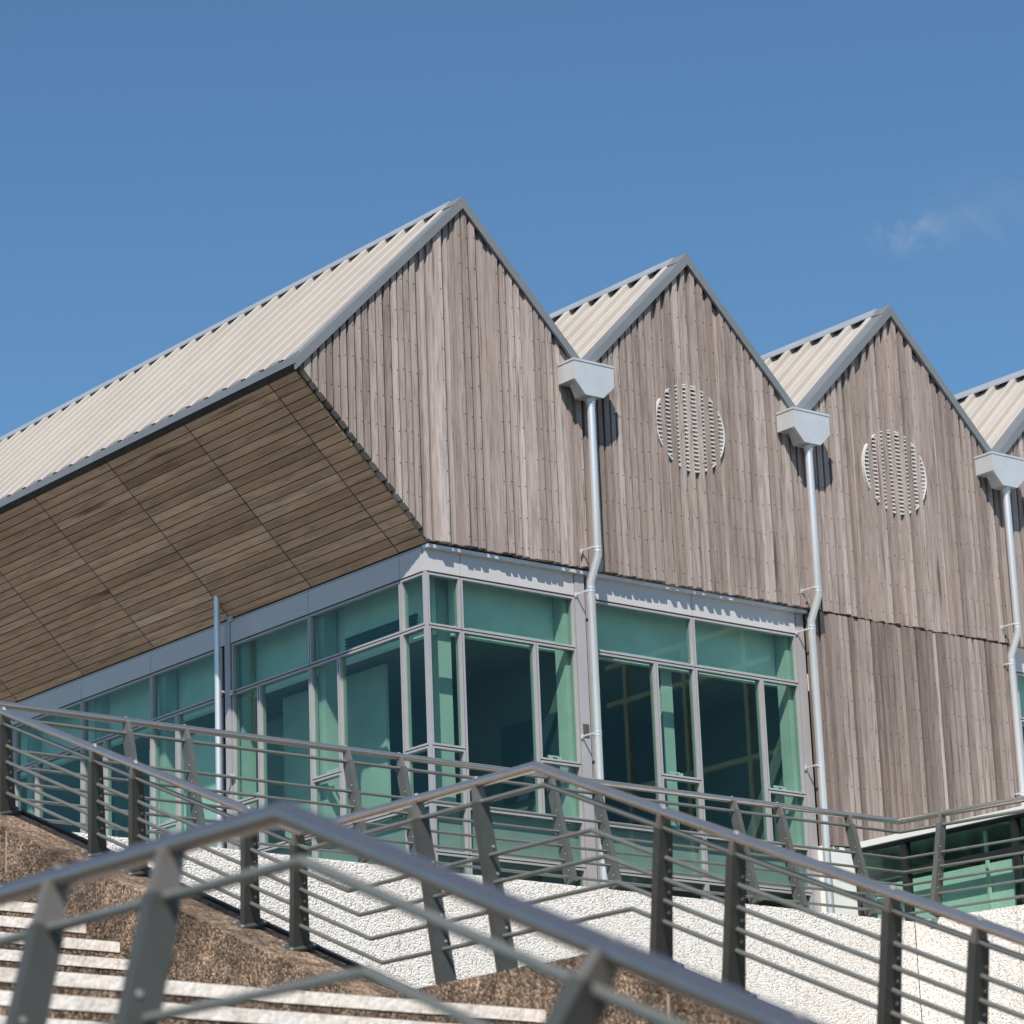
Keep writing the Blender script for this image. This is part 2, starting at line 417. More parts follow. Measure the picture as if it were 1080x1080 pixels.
# closing wall at the far end, and the right flank
mb = MB()
mb.prism([(EX+.05, YB-.1, EZ-.03), (.04, YB-.1, 0.0), (.04, YB-.1, -3.0), (PX+BAY*4-1.2, YB-.1, -3.0), (PX+BAY*4-1.2, YB-.1, VZ-.1)] + [p for k in (3, 2, 1) for p in ((PX+BAY*k, YB-.1, PZ-.1), (PX+BAY*k-1.2, YB-.1, VZ-.1))] + [(PX, YB-.1, PZ-.1)],
         [(EX+.05, YB, EZ-.03), (.04, YB, 0.0), (.04, YB, -3.0), (PX+BAY*4-1.2, YB, -3.0), (PX+BAY*4-1.2, YB, VZ-.1)] + [p for k in (3, 2, 1) for p in ((PX+BAY*k, YB, PZ-.1), (PX+BAY*k-1.2, YB, VZ-.1))] + [(PX, YB, PZ-.1)])
mb.build('back_wall', M_wood, BD)
mb = MB(); mb.box(PX+BAY*4-1.32, PX+BAY*4-1.2, .13, YB-.101, -3.0, VZ-.08); mb.build('side_wall', M_wood, BD)

# --- eave flashing along the overhang
mb = MB()
mb.hexa([(EX-.006, .0295, EZ+.022), (EX+.05, .0295, EZ+.075), (EX+.05, .0295, EZ-.03), (EX-.006, .0295, EZ-.042)],
        [(EX-.006, YB, EZ+.022), (EX+.05, YB, EZ+.075), (EX+.05, YB, EZ-.03), (EX-.006, YB, EZ-.042)])
mb.build('eave_flashing', M_flash, BD)
mb = MB(); mb.hexa([(EX-.003, .0005, EZ-.0425), (EX+.05, .0005, EZ-.0305), (EX+.05, .0005, EZ-.078), (EX+.004, .0005, EZ-.056)],
                   [(EX-.003, YB, EZ-.0425), (EX+.05, YB, EZ-.0305), (EX+.05, YB, EZ-.078), (EX+.004, YB, EZ-.056)])
mb.build('drip_strip', M_dark, BD)
# --- sloping soffit: boards along Y between joints
mb = MB(); rng = random.Random(5)
s0 = Vector((EX+.048, 0, EZ-.076)); s1 = Vector((.035, 0, .028)); sl = (s1-s0).length; sd = (s1-s0).normalized(); sn = Vector((sd.z, 0, -sd.x))
if sn.x > 0: sn = -sn
joints = [.084, .45]
while joints[-1] < YB-.2: joints.append(joints[-1]+1.195)
joints[-1] = YB-.1
nb = 23; bw = sl/nb
for j in range(len(joints)-1):
    ya, yb = joints[j]+.0085, joints[j+1]-.0085
    for i in range(nb):
        mb.tone = min(1, max(0, rng.gauss(.55, .15)))
        a = s0+sd*(i*bw+.0042); b = s0+sd*((i+1)*bw-.0042); d = rng.uniform(-.0012, .0012)
        q = lambda p, y, o: (p.x+sn.x*o, y, p.z+sn.z*o)
        mb.hexa([q(a, ya, d), q(b, ya, d), q(b, ya, -.018), q(a, ya, -.018)], [q(a, yb, d), q(b, yb, d), q(b, yb, -.018), q(a, yb, -.018)])
mb.build('timber_soffit', M_soffit, BD)
mb = MB(); q = lambda p, y, o: (p.x+sn.x*o, y, p.z+sn.z*o)
mb.hexa([q(s0, .09, -.019), q(s1, .09, -.019), q(s1, .09, -.045), q(s0, .09, -.045)], [q(s0, YB-.11, -.019), q(s1, YB-.11, -.019), q(s1, YB-.11, -.045), q(s0, YB-.11, -.045)])
mb.build('soffit_backing', M_dark, BD)

# --- glazing: front plane Y = GY, left plane X = LX
K = 1.002693
gx = lambda x: -14.2622+(x+14.2622)*K
gz = lambda z: -6.6018+(z+6.6018)*K
gyy = lambda y: -18.4848+(y+18.4848)*K
GY = 0.13; LX = gx(0)
Z_F0, Z_F1, Z_T, Z_C, Z_S0, Z_S1, Z_B = gz(0.0), gz(-.207), gz(-.632), gz(-1.575), gz(-2.02), gz(-2.395), -2.98
FW = .0155
def place(side, u, d, z):        # u along the wall, d outward depth (negative = outward)
    return (u, GY+d, z) if side == 'front' else (LX+d, u, z)
def ubox(mb, side, u0, u1, d0, d1, z0, z1):
    if side == 'front': mb.box(u0, u1, GY+d0, GY+d1, z0, z1)
    else: mb.box(LX+d0, LX+d1, u0, u1, z0, z1)
def glaze(side, units, extra=None, handles=()):
    """one window: frame object + a pane for each unit"""
    mb = MB(); g = .0048
    for (u0, u1, z0, z1) in units:
        a, b, c, d = u0+g, u1-g, z0+g, z1-g
        ubox(mb, side, a, a+FW, 0, .06, c, d); ubox(mb, side, b-FW, b, 0, .06, c, d)
        ubox(mb, side, a+FW, b-FW, .001, .06, c, c+FW); ubox(mb, side, a+FW, b-FW, .001, .06, d-FW, d)
    w = mb.build('window', M_alu, BD)
    mb = MB(); done = set()
    for (u0, u1, z0, z1) in units:
        for u in (u0, u1):
            key = ('v', round(u, 3), round(z0, 3))
            if key not in done: done.add(key); ubox(mb, side, u-.007, u+.007, .014, .05, z0, z1)
        for z in (z0, z1):
            key = ('h', round(z, 3), round(u0, 3), round(u1, 3))
            if key not in done: done.add(key); ubox(mb, side, u0+.008, u1-.008, .0135, .05, z-.007, z+.007)
    mb.build('gasket', M_dark, w)
    for (u0, u1, z0, z1) in units:
        mb = MB(); ubox(mb, side, u0+FW+g-.006, u1-FW-g+.006, .026, .034, z0+FW+g-.006, z1-FW-g+.006)
        mb.build('pane', M_glass, w)
    for (u, z) in handles:
        mb = MB()
        for du in (-.045, .045): ubox(mb, side, u+du-.006, u+du+.006, .036, .075, z, z+.022)
        ubox(mb, side, u-.051, u+.051, .072, .084, z+.022, z+.034)
        mb.build('handle', M_whitep, w)
    return w
def column_units(tops, lows, z_rows=True):
    u = []
    for a, b in tops: u.append((a, b, Z_T, Z_F1))
    for a, b, cas in lows:
        if cas: u.append((a, b, Z_C, Z_T)); u.append((a, b, Z_S0, Z_C))
        else: u.append((a, b, Z_S0, Z_T))
    for a, b in tops: u.append((a, b, Z_S1, Z_S0)); u.append((a, b, Z_B, Z_S1))
    return u
X = gx
c0, m1, j1 = LX+.020, X(.345), X(1.492)
glaze('front', column_units([(c0, m1), (m1, j1)], [(c0, m1, True), (m1, X(1.08), False), (X(1.08), j1, True)]), handles=[(X(1.27), Z_C+.03)])
b0, b1, b2 = X(1.69), X(2.745), X(3.898)
glaze('front', column_units([(b0, b1), (b1, b2)], [(b0, X(2.322), False), (X(2.322), b1, True), (b1, X(3.476), False), (X(3.476), b2, True)]), handles=[(X(2.53), Z_C+.03), (X(3.66), Z_C+.03)])
glaze('front', column_units([(X(6.55), X(7.6)), (X(7.6), X(8.7))], [(X(6.55), X(7.2), False), (X(7.2), X(7.6), True), (X(7.6), X(8.7), False)]))
Y = gyy
glaze('left', column_units([(GY+.016, Y(.405)), (Y(.405), Y(1.643)), (Y(1.643), Y(2.775))],
      [(GY+.016, Y(.405), True), (Y(.405), Y(1.247), False), (Y(1.247), Y(1.643), True), (Y(1.643), Y(2.383), False), (Y(2.383), Y(2.775), True)]), handles=[(Y(1.44), Z_C+.03), (Y(2.56), Z_C+.03)])
glaze('left', column_units([(Y(2.92), Y(4.04)), (Y(4.04), Y(5.21)), (Y(5.21), Y(6.42)), (Y(6.42), Y(7.6))],
      [(Y(2.92), Y(3.637), False), (Y(3.637), Y(4.04), True), (Y(4.04), Y(4.82), False), (Y(4.82), Y(5.21), True), (Y(5.21), Y(6.02), False), (Y(6.02), Y(6.42), True), (Y(6.42), Y(7.6), False)]), handles=[(Y(3.83), Z_C+.03)])
# solid wall beyond the glazing, out of frame
mb = MB(); mb.box(LX, LX+.1, Y(7.65), YB-.101, -3.0, -.21); mb.build('side_wall', M_fascia, BD)
# corner mullion (square aluminium post)
mb = MB(); mb.box(LX-.002, c0+.001, GY-.002, GY+.017, Z_B, Z_F1+.004); mb.box(LX+.061, LX+.10, GY+.061, GY+.10, Z_B, Z_F1+.004); mb.build('corner_mullion', M_alu, BD)
# column covers and shadow gaps
for x0, x1, nm in ((j1+.004, X(1.592), M_alu), (X(1.622), b0-.004, M_alu), (b2+.004, X(3.985), M_alu), (X(6.475), X(6.545), M_whitep)):
    mb = MB(); mb.box(x0, x1, GY-.008, GY+.05, Z_B, Z_F0-.01); mb.build('column_cover', nm, BD)
mb = MB(); mb.box(X(1.595), X(1.62), GY+.02, GY+.06, Z_B, Z_F0-.01); mb.box(X(3.99), 4.05, GY+.02, GY+.06, Z_B, Z_F0-.01); mb.build('shadow_gap', M_dark, BD)
mb = MB(); mb.box(LX-.008, LX+.05, Y(2.785), Y(2.868), Z_B, Z_F0-.004); mb.build('column_cover', M_alu, BD)
mb = MB(); mb.box(LX+.02, LX+.06, Y(2.870), Y(2.915), Z_B, Z_F0-.01); mb.build('shadow_gap', M_dark, BD)
mb = MB(); mb.box(X(1.515), X(1.575), GY-.014, GY-.0085, gz(-1.35), gz(-1.245)); mb.build('cover_plate', plain('brown_plate', (.09, .075, .06), .6), BD)
# fascia panels
def fascia(side, u0, u1):
    mb = MB(); ubox(mb, side, u0+.003, u1-.003, -.002, .03, Z_F1+.008, Z_F0-.012); mb.build('fascia_panel', M_fascia, BD)
fascia('front', LX+.0005, m1); fascia('front', m1, j1); fascia('front', X(1.622), b1); fascia('front', b1, b2); fascia('front', X(6.5), X(7.6)); fascia('front', X(7.6), X(8.7))
lf = [GY+.031, Y(.405), Y(1.643), Y(2.785)]
for a, b in zip(lf[:-1], lf[1:]): fascia('left', a, b)
lf = [Y(2.87), Y(4.04), Y(5.21), Y(6.42), Y(7.6), Y(8.8), Y(10.0), YB-.11]
for a, b in zip(lf[:-1], lf[1:]): fascia('left', a, b)
mb = MB(); mb.box(LX+.035, j1+.1, GY+.033, GY+.06, Z_F1-.004, Z_F0); mb.box(X(1.622), b2, GY+.033, GY+.06, Z_F1-.004, Z_F0); mb.box(LX+.033, LX+.06, GY+.061, YB-.12, Z_F1-.004, Z_F0)
mb.box(X(6.5), X(8.7), GY+.033, GY+.06, Z_F1-.004, Z_F0)
mb.build('fascia_backing', M_dark, BD)
# drip ledge under the cladding and the strip over the left fascia
for xa, xb in ((.036, 4.05), (6.475, 8.8)):
    mb = MB(); mb.box(xa, xb, .080, GY+.03, -.006, .022); mb.build('drip_ledge', M_hopper, BD)
mb = MB(); mb.box(LX-.012, LX+.03, GY+.0305, YB-.12, Z_F0-.010, .014); mb.build('head_trim', M_fascia, BD)

# --- interior seen through the glass
mb = MB(); mb.box(.46, 8.5, GY+.20, GY+.26, -.60, .0); mb.box(LX+.24, LX+.30, GY+.262, 9.8, -.60, .0); mb.build('bulkhead', M_room, BD)
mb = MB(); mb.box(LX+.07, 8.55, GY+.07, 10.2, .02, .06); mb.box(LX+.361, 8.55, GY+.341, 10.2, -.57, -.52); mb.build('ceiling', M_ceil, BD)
mb = MB(); mb.box(LX+.08, 8.55, GY+.08, 10.2, -2.37, -2.06); mb.build('floor_slab', M_span, BD)
mb = MB(); mb.box(LX+.07, 8.55, GY+.072, GY+.078, Z_S1+.02, Z_S0-.02); mb.box(LX+.072, LX+.078, GY+.079, 9.0, Z_S1+.02, Z_S0-.02); mb.build('spandrel_board', M_span, BD)
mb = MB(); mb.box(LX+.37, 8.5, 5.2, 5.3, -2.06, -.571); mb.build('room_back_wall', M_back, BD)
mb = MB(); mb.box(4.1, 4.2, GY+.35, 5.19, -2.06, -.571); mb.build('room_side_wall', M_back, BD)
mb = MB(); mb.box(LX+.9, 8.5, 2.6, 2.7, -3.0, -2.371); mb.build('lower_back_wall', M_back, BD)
def icol(x, y, w, d):
    mb = MB(); mb.box(x-w/2, x+w/2, y-d/2, y+d/2, -2.06, .02); mb.build('interior_column', M_col, BD)
icol(.42, .47, .13, .13); icol(1.52, GY+.13, .10, .12); icol(2.72, GY+.34, .12, .12); icol(3.93, GY+.13, .10, .12)
icol(LX+.15, 1.66, .12, .10); icol(LX+.15, 2.85, .12, .10); icol(LX+.15, 4.06, .12, .10); icol(LX+.2, 5.23, .12, .10); icol(LX+.2, 6.44, .12, .10)
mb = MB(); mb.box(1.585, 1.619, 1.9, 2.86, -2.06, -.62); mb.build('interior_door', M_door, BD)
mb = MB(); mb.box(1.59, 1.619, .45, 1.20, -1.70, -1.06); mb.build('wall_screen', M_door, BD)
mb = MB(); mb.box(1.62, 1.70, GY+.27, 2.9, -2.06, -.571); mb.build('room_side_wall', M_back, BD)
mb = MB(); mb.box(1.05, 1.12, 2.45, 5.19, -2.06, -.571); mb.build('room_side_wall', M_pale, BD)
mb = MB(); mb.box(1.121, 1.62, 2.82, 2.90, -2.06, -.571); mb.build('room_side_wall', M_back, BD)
mb = MB(); mb.box(LX+.30, LX+.33, Y(2.98), Y(4.55), -2.0, -.74); mb.build('pale_panel', M_room, BD)
mb = MB(); mb.box(LX+.50, LX+.53, Y(1.30), Y(2.75), -2.0, -.61); mb.build('pale_panel', M_col, BD)  # panel added behind the pane, standing in for a close lit wall
for z in (-.50, -.472, -.444, -.416): 
    mb = MB(); mb.box(LX+.215, LX+.239, .55, 1.50, z-.008, z+.008); mb.build('grille_bar', M_door, BD)
# --- rainwater hoppers and downpipes
HX0, HX1, HZ0, HZ1 = 1.379, 1.796, 1.711, 1.539
for k in range(3):
    o = BAY*k+.005*k
    poly = [(HX0, HZ0), (HX0, HZ1), (1.487, 1.420), (1.677, 1.420), (HX1-.012, 1.520), (HX1, HZ1), (HX1, HZ0)]
    mb = MB()
    px = 1.592+o
    mb.tube([(px, -.115, 1.425), (px, -.115, .100), (px, -.012, -.095), (px, -.012, -2.98)], .0325, 18)
    dp = mb.build('downpipe', M_galv, BD, smooth=True)
    mb = MB()
    mb.prism([(x+o, -.179, z) for x, z in poly], [(x+o, -.155, z) for x, z in poly])
    mb.prism([(x+o, -.1548, z) for x, z in [(HX0, HZ0), (HX0, HZ1), (HX1, HZ1), (HX1, HZ0)]], [(x+o, .027, z) for x, z in [(HX0, HZ0), (HX0, HZ1), (HX1, HZ1), (HX1, HZ0)]])
    low = [(HX0+.07, HZ1-.0005), (1.50, 1.424), (1.665, 1.424), (HX1-.04, HZ1-.0005)]
    mb.prism([(x+o, -.1548, z) for x, z in low], [(x+o, -.03, z) for x, z in low])
    mb.box(HX0+o-.006, HX1+o+.006, -.1845, -.1795, HZ0-.016, HZ0+.002); mb.box(HX0+o-.006, HX0+o-.0005, -.1794, .024, HZ0-.016, HZ0+.002); mb.box(HX1+o+.0005, HX1+o+.006, -.1794, .024, HZ0-.016, HZ0+.002)
    mb.tube([(px, -.115, 1.4195), (px, -.115, 1.375)], .041, 18)
    mb.build('hopper', M_hopper, dp)
    for z in (1.395, 1.36, .165, .135, -.145, -.172, -1.32, -1.345):
        mb = MB(); y = -.115 if z > 0 else -.012
        mb.tube([(px, y, z-.006), (px, y, z+.006)], .0352, 18); mb.build('collar', M_galv, dp, smooth=True)
    for z in (.165, -.175, -1.335):
        mb = MB(); y = -.115 if z > 0 else -.012; yw = .03 if z > 0 else GY-.01
        mb.box(px-.062, px-.036, yw-.010, yw, z-.020, z+.016); mb.box(px-.053, px-.045, y+.012, yw-.011, z-.006, z+.008); mb.box(px-.0528, px-.028, y-.003, y+.0115, z-.0065, z+.0075)
        mb.build('bracket', M_hopper, dp)
# left downpipe dropping out of the soffit
mb = MB(); lx, ly = -.115, 2.815
mb.tube([(lx, ly, .30), (lx, ly, -2.98)], .027, 18)
dp = mb.build('downpipe', M_galv, BD, smooth=True)
for z in (.02, -.62, -1.335):
    mb = MB(); mb.box(lx+.027, LX-.009, ly-.008, ly+.008, z-.008, z+.008); mb.box(LX-.028, LX-.009, ly-.025, ly+.03, z-.02, z+.02); mb.build('bracket', M_hopper, dp)

# ------------------------------------------------------------------ glazed annexe on the right
AN = thing('glazed_annexe', 'low teal glass annexe with black frames and white coping beside the timber wall', 'annexe')
AX, AY0, AY1, AZ = 4.37, .045, -4.7, -1.955
mb = MB(); mb.box(AX-.03, 8.6, AY1, AY0, AZ-.045, AZ+.005); mb.build('coping', M_whitep, AN)
mb = MB(); ys = [AY0, -.505, -1.70, -2.85, AY1+.05]
for y in ys: mb.box(AX, AX+.06, y-.028, y+.028, -3.0, AZ-.046)
for a, b in zip(ys[:-1], ys[1:]):
    mb.box(AX+.002, AX+.058, b+.0285, a-.0285, -2.29, -2.245); mb.box(AX+.002, AX+.058, b+.0285, a-.0285, AZ-.070, AZ-.046); mb.box(AX+.002, AX+.058, b+.0285, a-.0285, -3.0, -2.9)
mb.box(AX+.07, 8.6, AY1+.02, AY1+.08, -3.0, AZ-.046)
mb.build('black_frame', M_black, AN)
for a, b in zip(ys[:-1], ys[1:]):
    for z0, z1 in ((-2.245, AZ-.070), (-2.9, -2.29)):
        mb = MB(); mb.box(AX+.026, AX+.034, b+.02, a-.02, z0-.004, z1+.004); mb.build('pane', M_glass, AN)
mb = MB(); mb.box(AX+.03, 8.5, AY1+.1, AY0-.1, -3.0, -2.95); mb.box(8.5, 8.6, AY1+.1, AY0-.01, -3.0, AZ-.046); mb.build('room_shell', M_pale, AN)
mb = MB(); mb.box(AX+.16, AX+.19, AY1+.1, AY0-.06, -2.95, -2.30); mb.build('pale_panel', M_room, AN)
mb = MB()
for z in (.765, .38, -.52): mb.box(5.975, 6.025, -4.62, -2.24, z-.024, z+.024)
for y in (-4.33, -3.46, -2.60): mb.box(5.97, 6.03, y-.024, y+.024, AZ+.006, .74)
mb.build('reflected_frame', M_whitep, AN)  # unseen frame, added so pale lines reflect in the front panes
mb = MB(); mb.box(AX+.12, AX+.14, -1.30, -1.275, -2.9, AZ-.09); mb.build('inner_mullion', M_room, AN)

# ------------------------------------------------------------------ terrace, retaining wall
def structure(name, mb, m):
    o = mb.build(name, m); o['kind'] = 'structure'; return o
GZ = -8.2
WY = -1.22; WZ = -2.825
mb = MB(); S = 1500
mb.face([(-S, -S, GZ), (S, -S, GZ), (S, S, GZ), (-S, S, GZ)]); structure('ground', mb, M_ground)
mb = MB(); mb.box(-13.0, 14.0, -.95, 20.0, -3.3, -3.0); structure('terrace_paving', mb, M_paving)
WL = thing('retaining_wall', 'white roughcast retaining wall in panels below the terrace railing', 'wall')
jx = [-4.8, -3.17, -1.316, .54, 2.391, 3.70]
mb = MB()
for a, b in zip(jx[:-1], jx[1:]): mb.box(a+.004, b-.004, WY, WY+.30, GZ-.1, WZ)
mb.box(-4.78, 3.70, WY+.05, WY+.27, GZ-.1, WZ-.06)
mb.build('front_panels', M_white, WL)
# return wall, running toward the viewer with the second railing leg
RD = Vector((.178, -1.161, 0)).normalized(); RN = Vector((-RD.y, RD.x, 0))
if RN.x < 0: RN = -RN                      # toward +X, the terrace side
RC = Vector((3.70, WY, 0))
mb = MB()
for a, b in ((-.0, .93), (.93, 2.95)):
    p = RC+RD*(a+.004); q = RC+RD*(b-.004)
    pts = [p, q, q+RN*.2, p+RN*.2]
    mb.hexa([(v.x, v.y, GZ-.1) for v in pts], [(v.x, v.y, WZ+.005) for v in pts])
p = RC+RD*.0; q = RC+RD*2.90; pts = [p+RN*.04, q+RN*.04, q+RN*.17, p+RN*.17]
mb.hexa([(v.x, v.y, GZ-.1) for v in pts], [(v.x, v.y, WZ-.06) for v in pts])
mb.build('return_panels', M_white, WL)
mb = MB(); mb.box(AX+.02, 8.6, AY1+.01, AY1+.21, GZ-.1, -3.001); mb.box(AX+.021, AX+.2, AY1+.211, -3.6, GZ-.1, -3.02); mb.build('base_wall', M_white, AN)
mb = MB(); mb.box(-13.0, -11.13, -1.24, -.955, GZ-.1, WZ); mb.build('side_panel', M_white, WL)
mb = MB(); a = RC+RD*2.9
mb.prism([(3.95, WY+.28, -3.3), (14, WY+.28, -3.3), (14, a.y, -3.3), (a.x+.28, a.y, -3.3)], [(3.95, WY+.28, -3.004), (14, WY+.28, -3.004), (14, a.y, -3.004), (a.x+.28, a.y, -3.004)])
structure('annexe_paving', mb, M_paving)

# ------------------------------------------------------------------ railings
def railing(name, label, path, kinds, lat, posts, h_off, v_off, h_base, v_base, lean, tube_r=.0245, plates=False, vb2=None, tube_m=None):
    """path: polyline of the handrail; kinds: 'L' or 'F' per segment; lat: outward horizontal unit vector per segment"""
    root = thing(name, label, 'railing', 'metal railings')
    P = [Vector(p) for p in path]; n = len(P)
    mb = MB(); mb.tube(P, tube_r, 20); mb.build('handrail', tube_m or M_rail, root, smooth=True)
    def seg_line(i, off):
        o = off[0] if kinds[i] == 'L' else off[1]
        base = h_base if kinds[i] == 'L' else v_base
        d = Vector(lat[i])*(lean*o/base)+Vector((0, 0, -o))
        return P[i]+d, P[i+1]+d
    for b, (h, v) in enumerate(zip(h_off, v_off)):
        pts = []
        for i in range(n-1):
            a, c = seg_line(i, (h, v))
            if i == 0: pts.append(a)
            else:
                # meet of the previous line and this one (same vertical plane, or a corner in plan)
                pa, pc = prev; u = pc-pa; w = c-a
                if kinds[i] != kinds[i-1]:
                    ax = 1 if abs(u.y) > abs(u.x) else 0
                    su = u.z/u[ax]; sw = w.z/w[ax]
                    t = (a.z-pa.z+su*pa[ax]-sw*a[ax])/(su-sw)
                    k = (t-pa[ax])/u[ax]; q = pa+u*k; q2 = a+w*((t-a[ax])/w[ax]); pts.append((q+q2)/2)
                else:
                    den = u.x*w.y-u.y*w.x
                    if abs(den) < 1e-6: pts.append((pc+a)/2)
                    else:
                        k = ((a.x-pa.x)*w.y-(a.y-pa.y)*w.x)/den; pts.append(pa+u*k)
            prev = (a, c)
        pts.append(prev[1])
        mb = MB(); mb.tube(pts, .0130 if b == 0 else .0112, 12); mb.build('rail_bar', M_bar, root, smooth=True)
    for (i, s) in posts:                    # segment index, point on the handrail (value of the main axis)
        a, c = P[i], P[i+1]; d = c-a; ax = 1 if abs(d.y) > abs(d.x) else 0
        top = a+d*((s-a[ax])/d[ax]); t = d.normalized(); l = Vector(lat[i])
        up = l.cross(t)
        if up.z < 0: up = -up
        up.normalize()
        vbi = v_base if (vb2 is None or i < 3) else vb2
        cs = Vector((d.x, d.y, 0)).length/d.length
        H = h_base if kinds[i] == 'L' else vbi*cs
        o1 = h_off[0] if kinds[i] == 'L' else v_off[0]*cs
        base = top-up*H+l*(lean*(1 if kinds[i] == 'L' else vbi/v_base)); ax_d = (base-top).normalized()
        b1 = top+ax_d*(o1+.012); wd = (l-ax_d*l.dot(ax_d)).normalized()
        th = .021
        mb = MB()
        def quad(c, w0, w1, tt): return [c-wd*w0-t*tt, c+wd*w1-t*tt, c+wd*w1+t*tt, c-wd*w0+t*tt]
        mid = b1+(base-b1)*.5
        mb.hexa(quad(b1-ax_d*.012, .036, .038, th), quad(mid, .042, .045, th))
        mb.hexa(quad(mid+ax_d*.0005, .042, .045, th), quad(base, .048, .054, th))
        pmb = mb; mb = MB(); sad = mb; mb.hexa(quad(top+ax_d*(tube_r*.45), .026, .028, .013), quad(b1-ax_d*.0125, .033, .035, .015)); pass
        mb = pmb; mb.mat = 1
        offs = (h_off if kinds[i] == 'L' else v_off); hb = h_base if kinds[i] == 'L' else vbi
        sgn = -1 if t.y > 0 or (ax == 0 and t.x > 0) else 1
        for o in offs[1:]:
            f = o/hb
            for ff in (f-.045, ):
                c = top+ax_d*(H*1.02*ff)+wd*.022
                mb.dome(c+t*sgn*(th+.001), t*sgn, .0085 if plates else .006)
        po = pmb.build('post', [M_post if plates else M_post_lit, M_bolt], root)
        sad.build('saddle', M_saddle, po)
        mb = MB(); mb.dome(top-ax_d*(tube_r*.9), -ax_d, .014); mb.build('cap_screw', M_bolt, po)
        if not plates: continue
        mb = MB(); mb.hexa(quad(base-ax_d*.012, .085, .09, .055), quad(base, .085, .09, .055)); mb.mat = 1
        for e in (-1, 1):
            for g2 in (-.04, .04): mb.dome(base-ax_d*.0125+wd*.07*e+t*g2, -ax_d, .011)
        mb.build('base_plate', [M_post, M_bolt], po)
    return root

HO = [.092, .345, .472, .597, .722]; VO = [.075, .215, .318, .420, .520]; HB, VB, VB2 = .925, .645, .745
HON = [.116, .372, .50, .628, .755]
def stair_path(x): return [(x, -1.00, -1.985), (x, -1.40, -1.985), (x, -5.55, -3.648), (x, -7.443, -3.648), (x, -11.66, -5.40), (x, -13.382, -5.40), (x, -17.6, -7.15), (x, -17.95, -7.15)]
SK = ['L', 'F', 'L', 'F', 'L', 'F', 'L']
MXR, NXR = -5.17, -10.716
railing('stair_railing', 'grey stair railing on the brown kerb before the white wall, zigzagging past the landing', stair_path(MXR), SK, [(1, 0, 0)]*7,
        [(1, -2.03), (1, -2.479), (1, -3.525), (1, -3.961), (1, -5.072), (1, -5.52), (2, -6.53), (2, -6.999), (3, -8.303), (3, -8.755), (3, -9.637), (3, -10.083), (3, -11.2), (4, -12.2), (4, -12.7), (5, -14.4), (5, -14.85), (5, -16.2), (5, -16.65), (5, -17.4)],
        HO, VO, HB, VB, .15, plates=True, vb2=VB2)
railing('stair_railing', 'blurred nearest grey stair railing with large blue-lit handrail across the steps', stair_path(NXR)[3:], SK[3:], [(-1, 0, 0)]*4,
        [(0, -8.6), (0, -9.6), (0, -10.1), (0, -11.2), (1, -12.49), (1, -12.968), (2, -14.358), (2, -14.80), (2, -16.1), (2, -16.55), (2, -17.4)],
        HON, VO, HB, VB, .22, plates=True, vb2=VB2, tube_m=M_rail2)
tr_l = [Vector((0, -1, 0)), -RN]
cr = Vector((3.83, -1.0, -1.985)); e2 = cr+RD*2.75
railing('terrace_railing', 'grey railing with steel handrail along the top of the white retaining wall', [(-5.10, -1.0, -1.985), tuple(cr), tuple(e2)], ['L', 'L'], [tuple(v) for v in tr_l],
        [(0, x) for x in (-4.75, -3.39, -2.92, -1.574, -1.11, .266, .69, 2.06, 2.53, 3.27)] + [(1, -1.41), (1, -2.6), (1, -3.1)],
        [.092, .315, .43, .54, .65, .775], [0]*6, .82, .82, .19)

# ------------------------------------------------------------------ the staircase
ST = thing('concrete_staircase', 'wide brown aggregate concrete stairs with white painted nosings', 'staircase')
SX0, SX1 = -10.58, -5.30
RISE, TREAD = 1.735/12, 4.15/11.6
# kerb profile follows the post bases: flight tops are VB below the handrail line
def base_line(x0, x1):
    H = .012
    P = stair_path(0); k1 = (P[1][2]-P[2][2])/(P[2][1]-P[1][1])
    pts = []
    L1z, L2z = -3.648-HB-H, -5.40-HB-H
    fl = [(P[1], P[2]), (P[3], P[4]), (P[5], P[6])]
    VBS = (VB, VB2, VB2)
    def fz(i, y):
        a, b = fl[i]; return a[2]+(b[2]-a[2])*(y-a[1])/(b[1]-a[1])-VBS[i]-H
    def fy(i, z):
        a, b = fl[i]; return a[1]+(z+VBS[i]+H-a[2])*(b[1]-a[1])/(b[2]-a[2])
    pts = [(-1.22, fz(0, -1.22)), (fy(0, L1z), L1z), (fy(1, L1z), L1z), (fy(1, L2z), L2z), (fy(2, L2z), L2z), (-17.75, fz(2, -17.75)), (-17.75, GZ-.1), (-1.22, GZ-.1)]
    mb = MB(); mb.prism([(x0, y, z) for y, z in pts], [(x1, y, z) for y, z in pts]); return mb, pts
mb, kp = base_line(SX1, -4.83); mb.build('kerb_wall', M_brown, ST)
mb2 = MB()
for (ya, za), (yb, zb) in zip(kp[:5], kp[1:6]):
    mb2.hexa([(-4.90, ya, za), (-4.86, ya, za), (-4.86, ya, za+.022), (-4.90, ya, za+.022)], [(-4.90, yb, zb), (-4.86, yb, zb), (-4.86, yb, zb+.022), (-4.90, yb, zb+.022)])
mb2.build('kerb_strip', M_dark, ST)  # low black strip along the outer edge of the kerb top
def ktop(y):
    for (ya, za), (yb, zb) in zip(kp[:5], kp[1:6]):
        if yb <= y <= ya: return za+(zb-za)*(y-ya)/(yb-ya)
for y in (-2.75, -4.45, -6.3, -8.42, -10.1, -11.8):
    mb = MB(); z = ktop(y)-.012; mb.box(SX1-.003, SX1+.02, y-.007, y+.007, z-.42, z); mb.build('mortar_joint', M_mortar, ST)
mb, kp = base_line(-11.12, SX0); mb.build('kerb_wall', M_brown, ST)
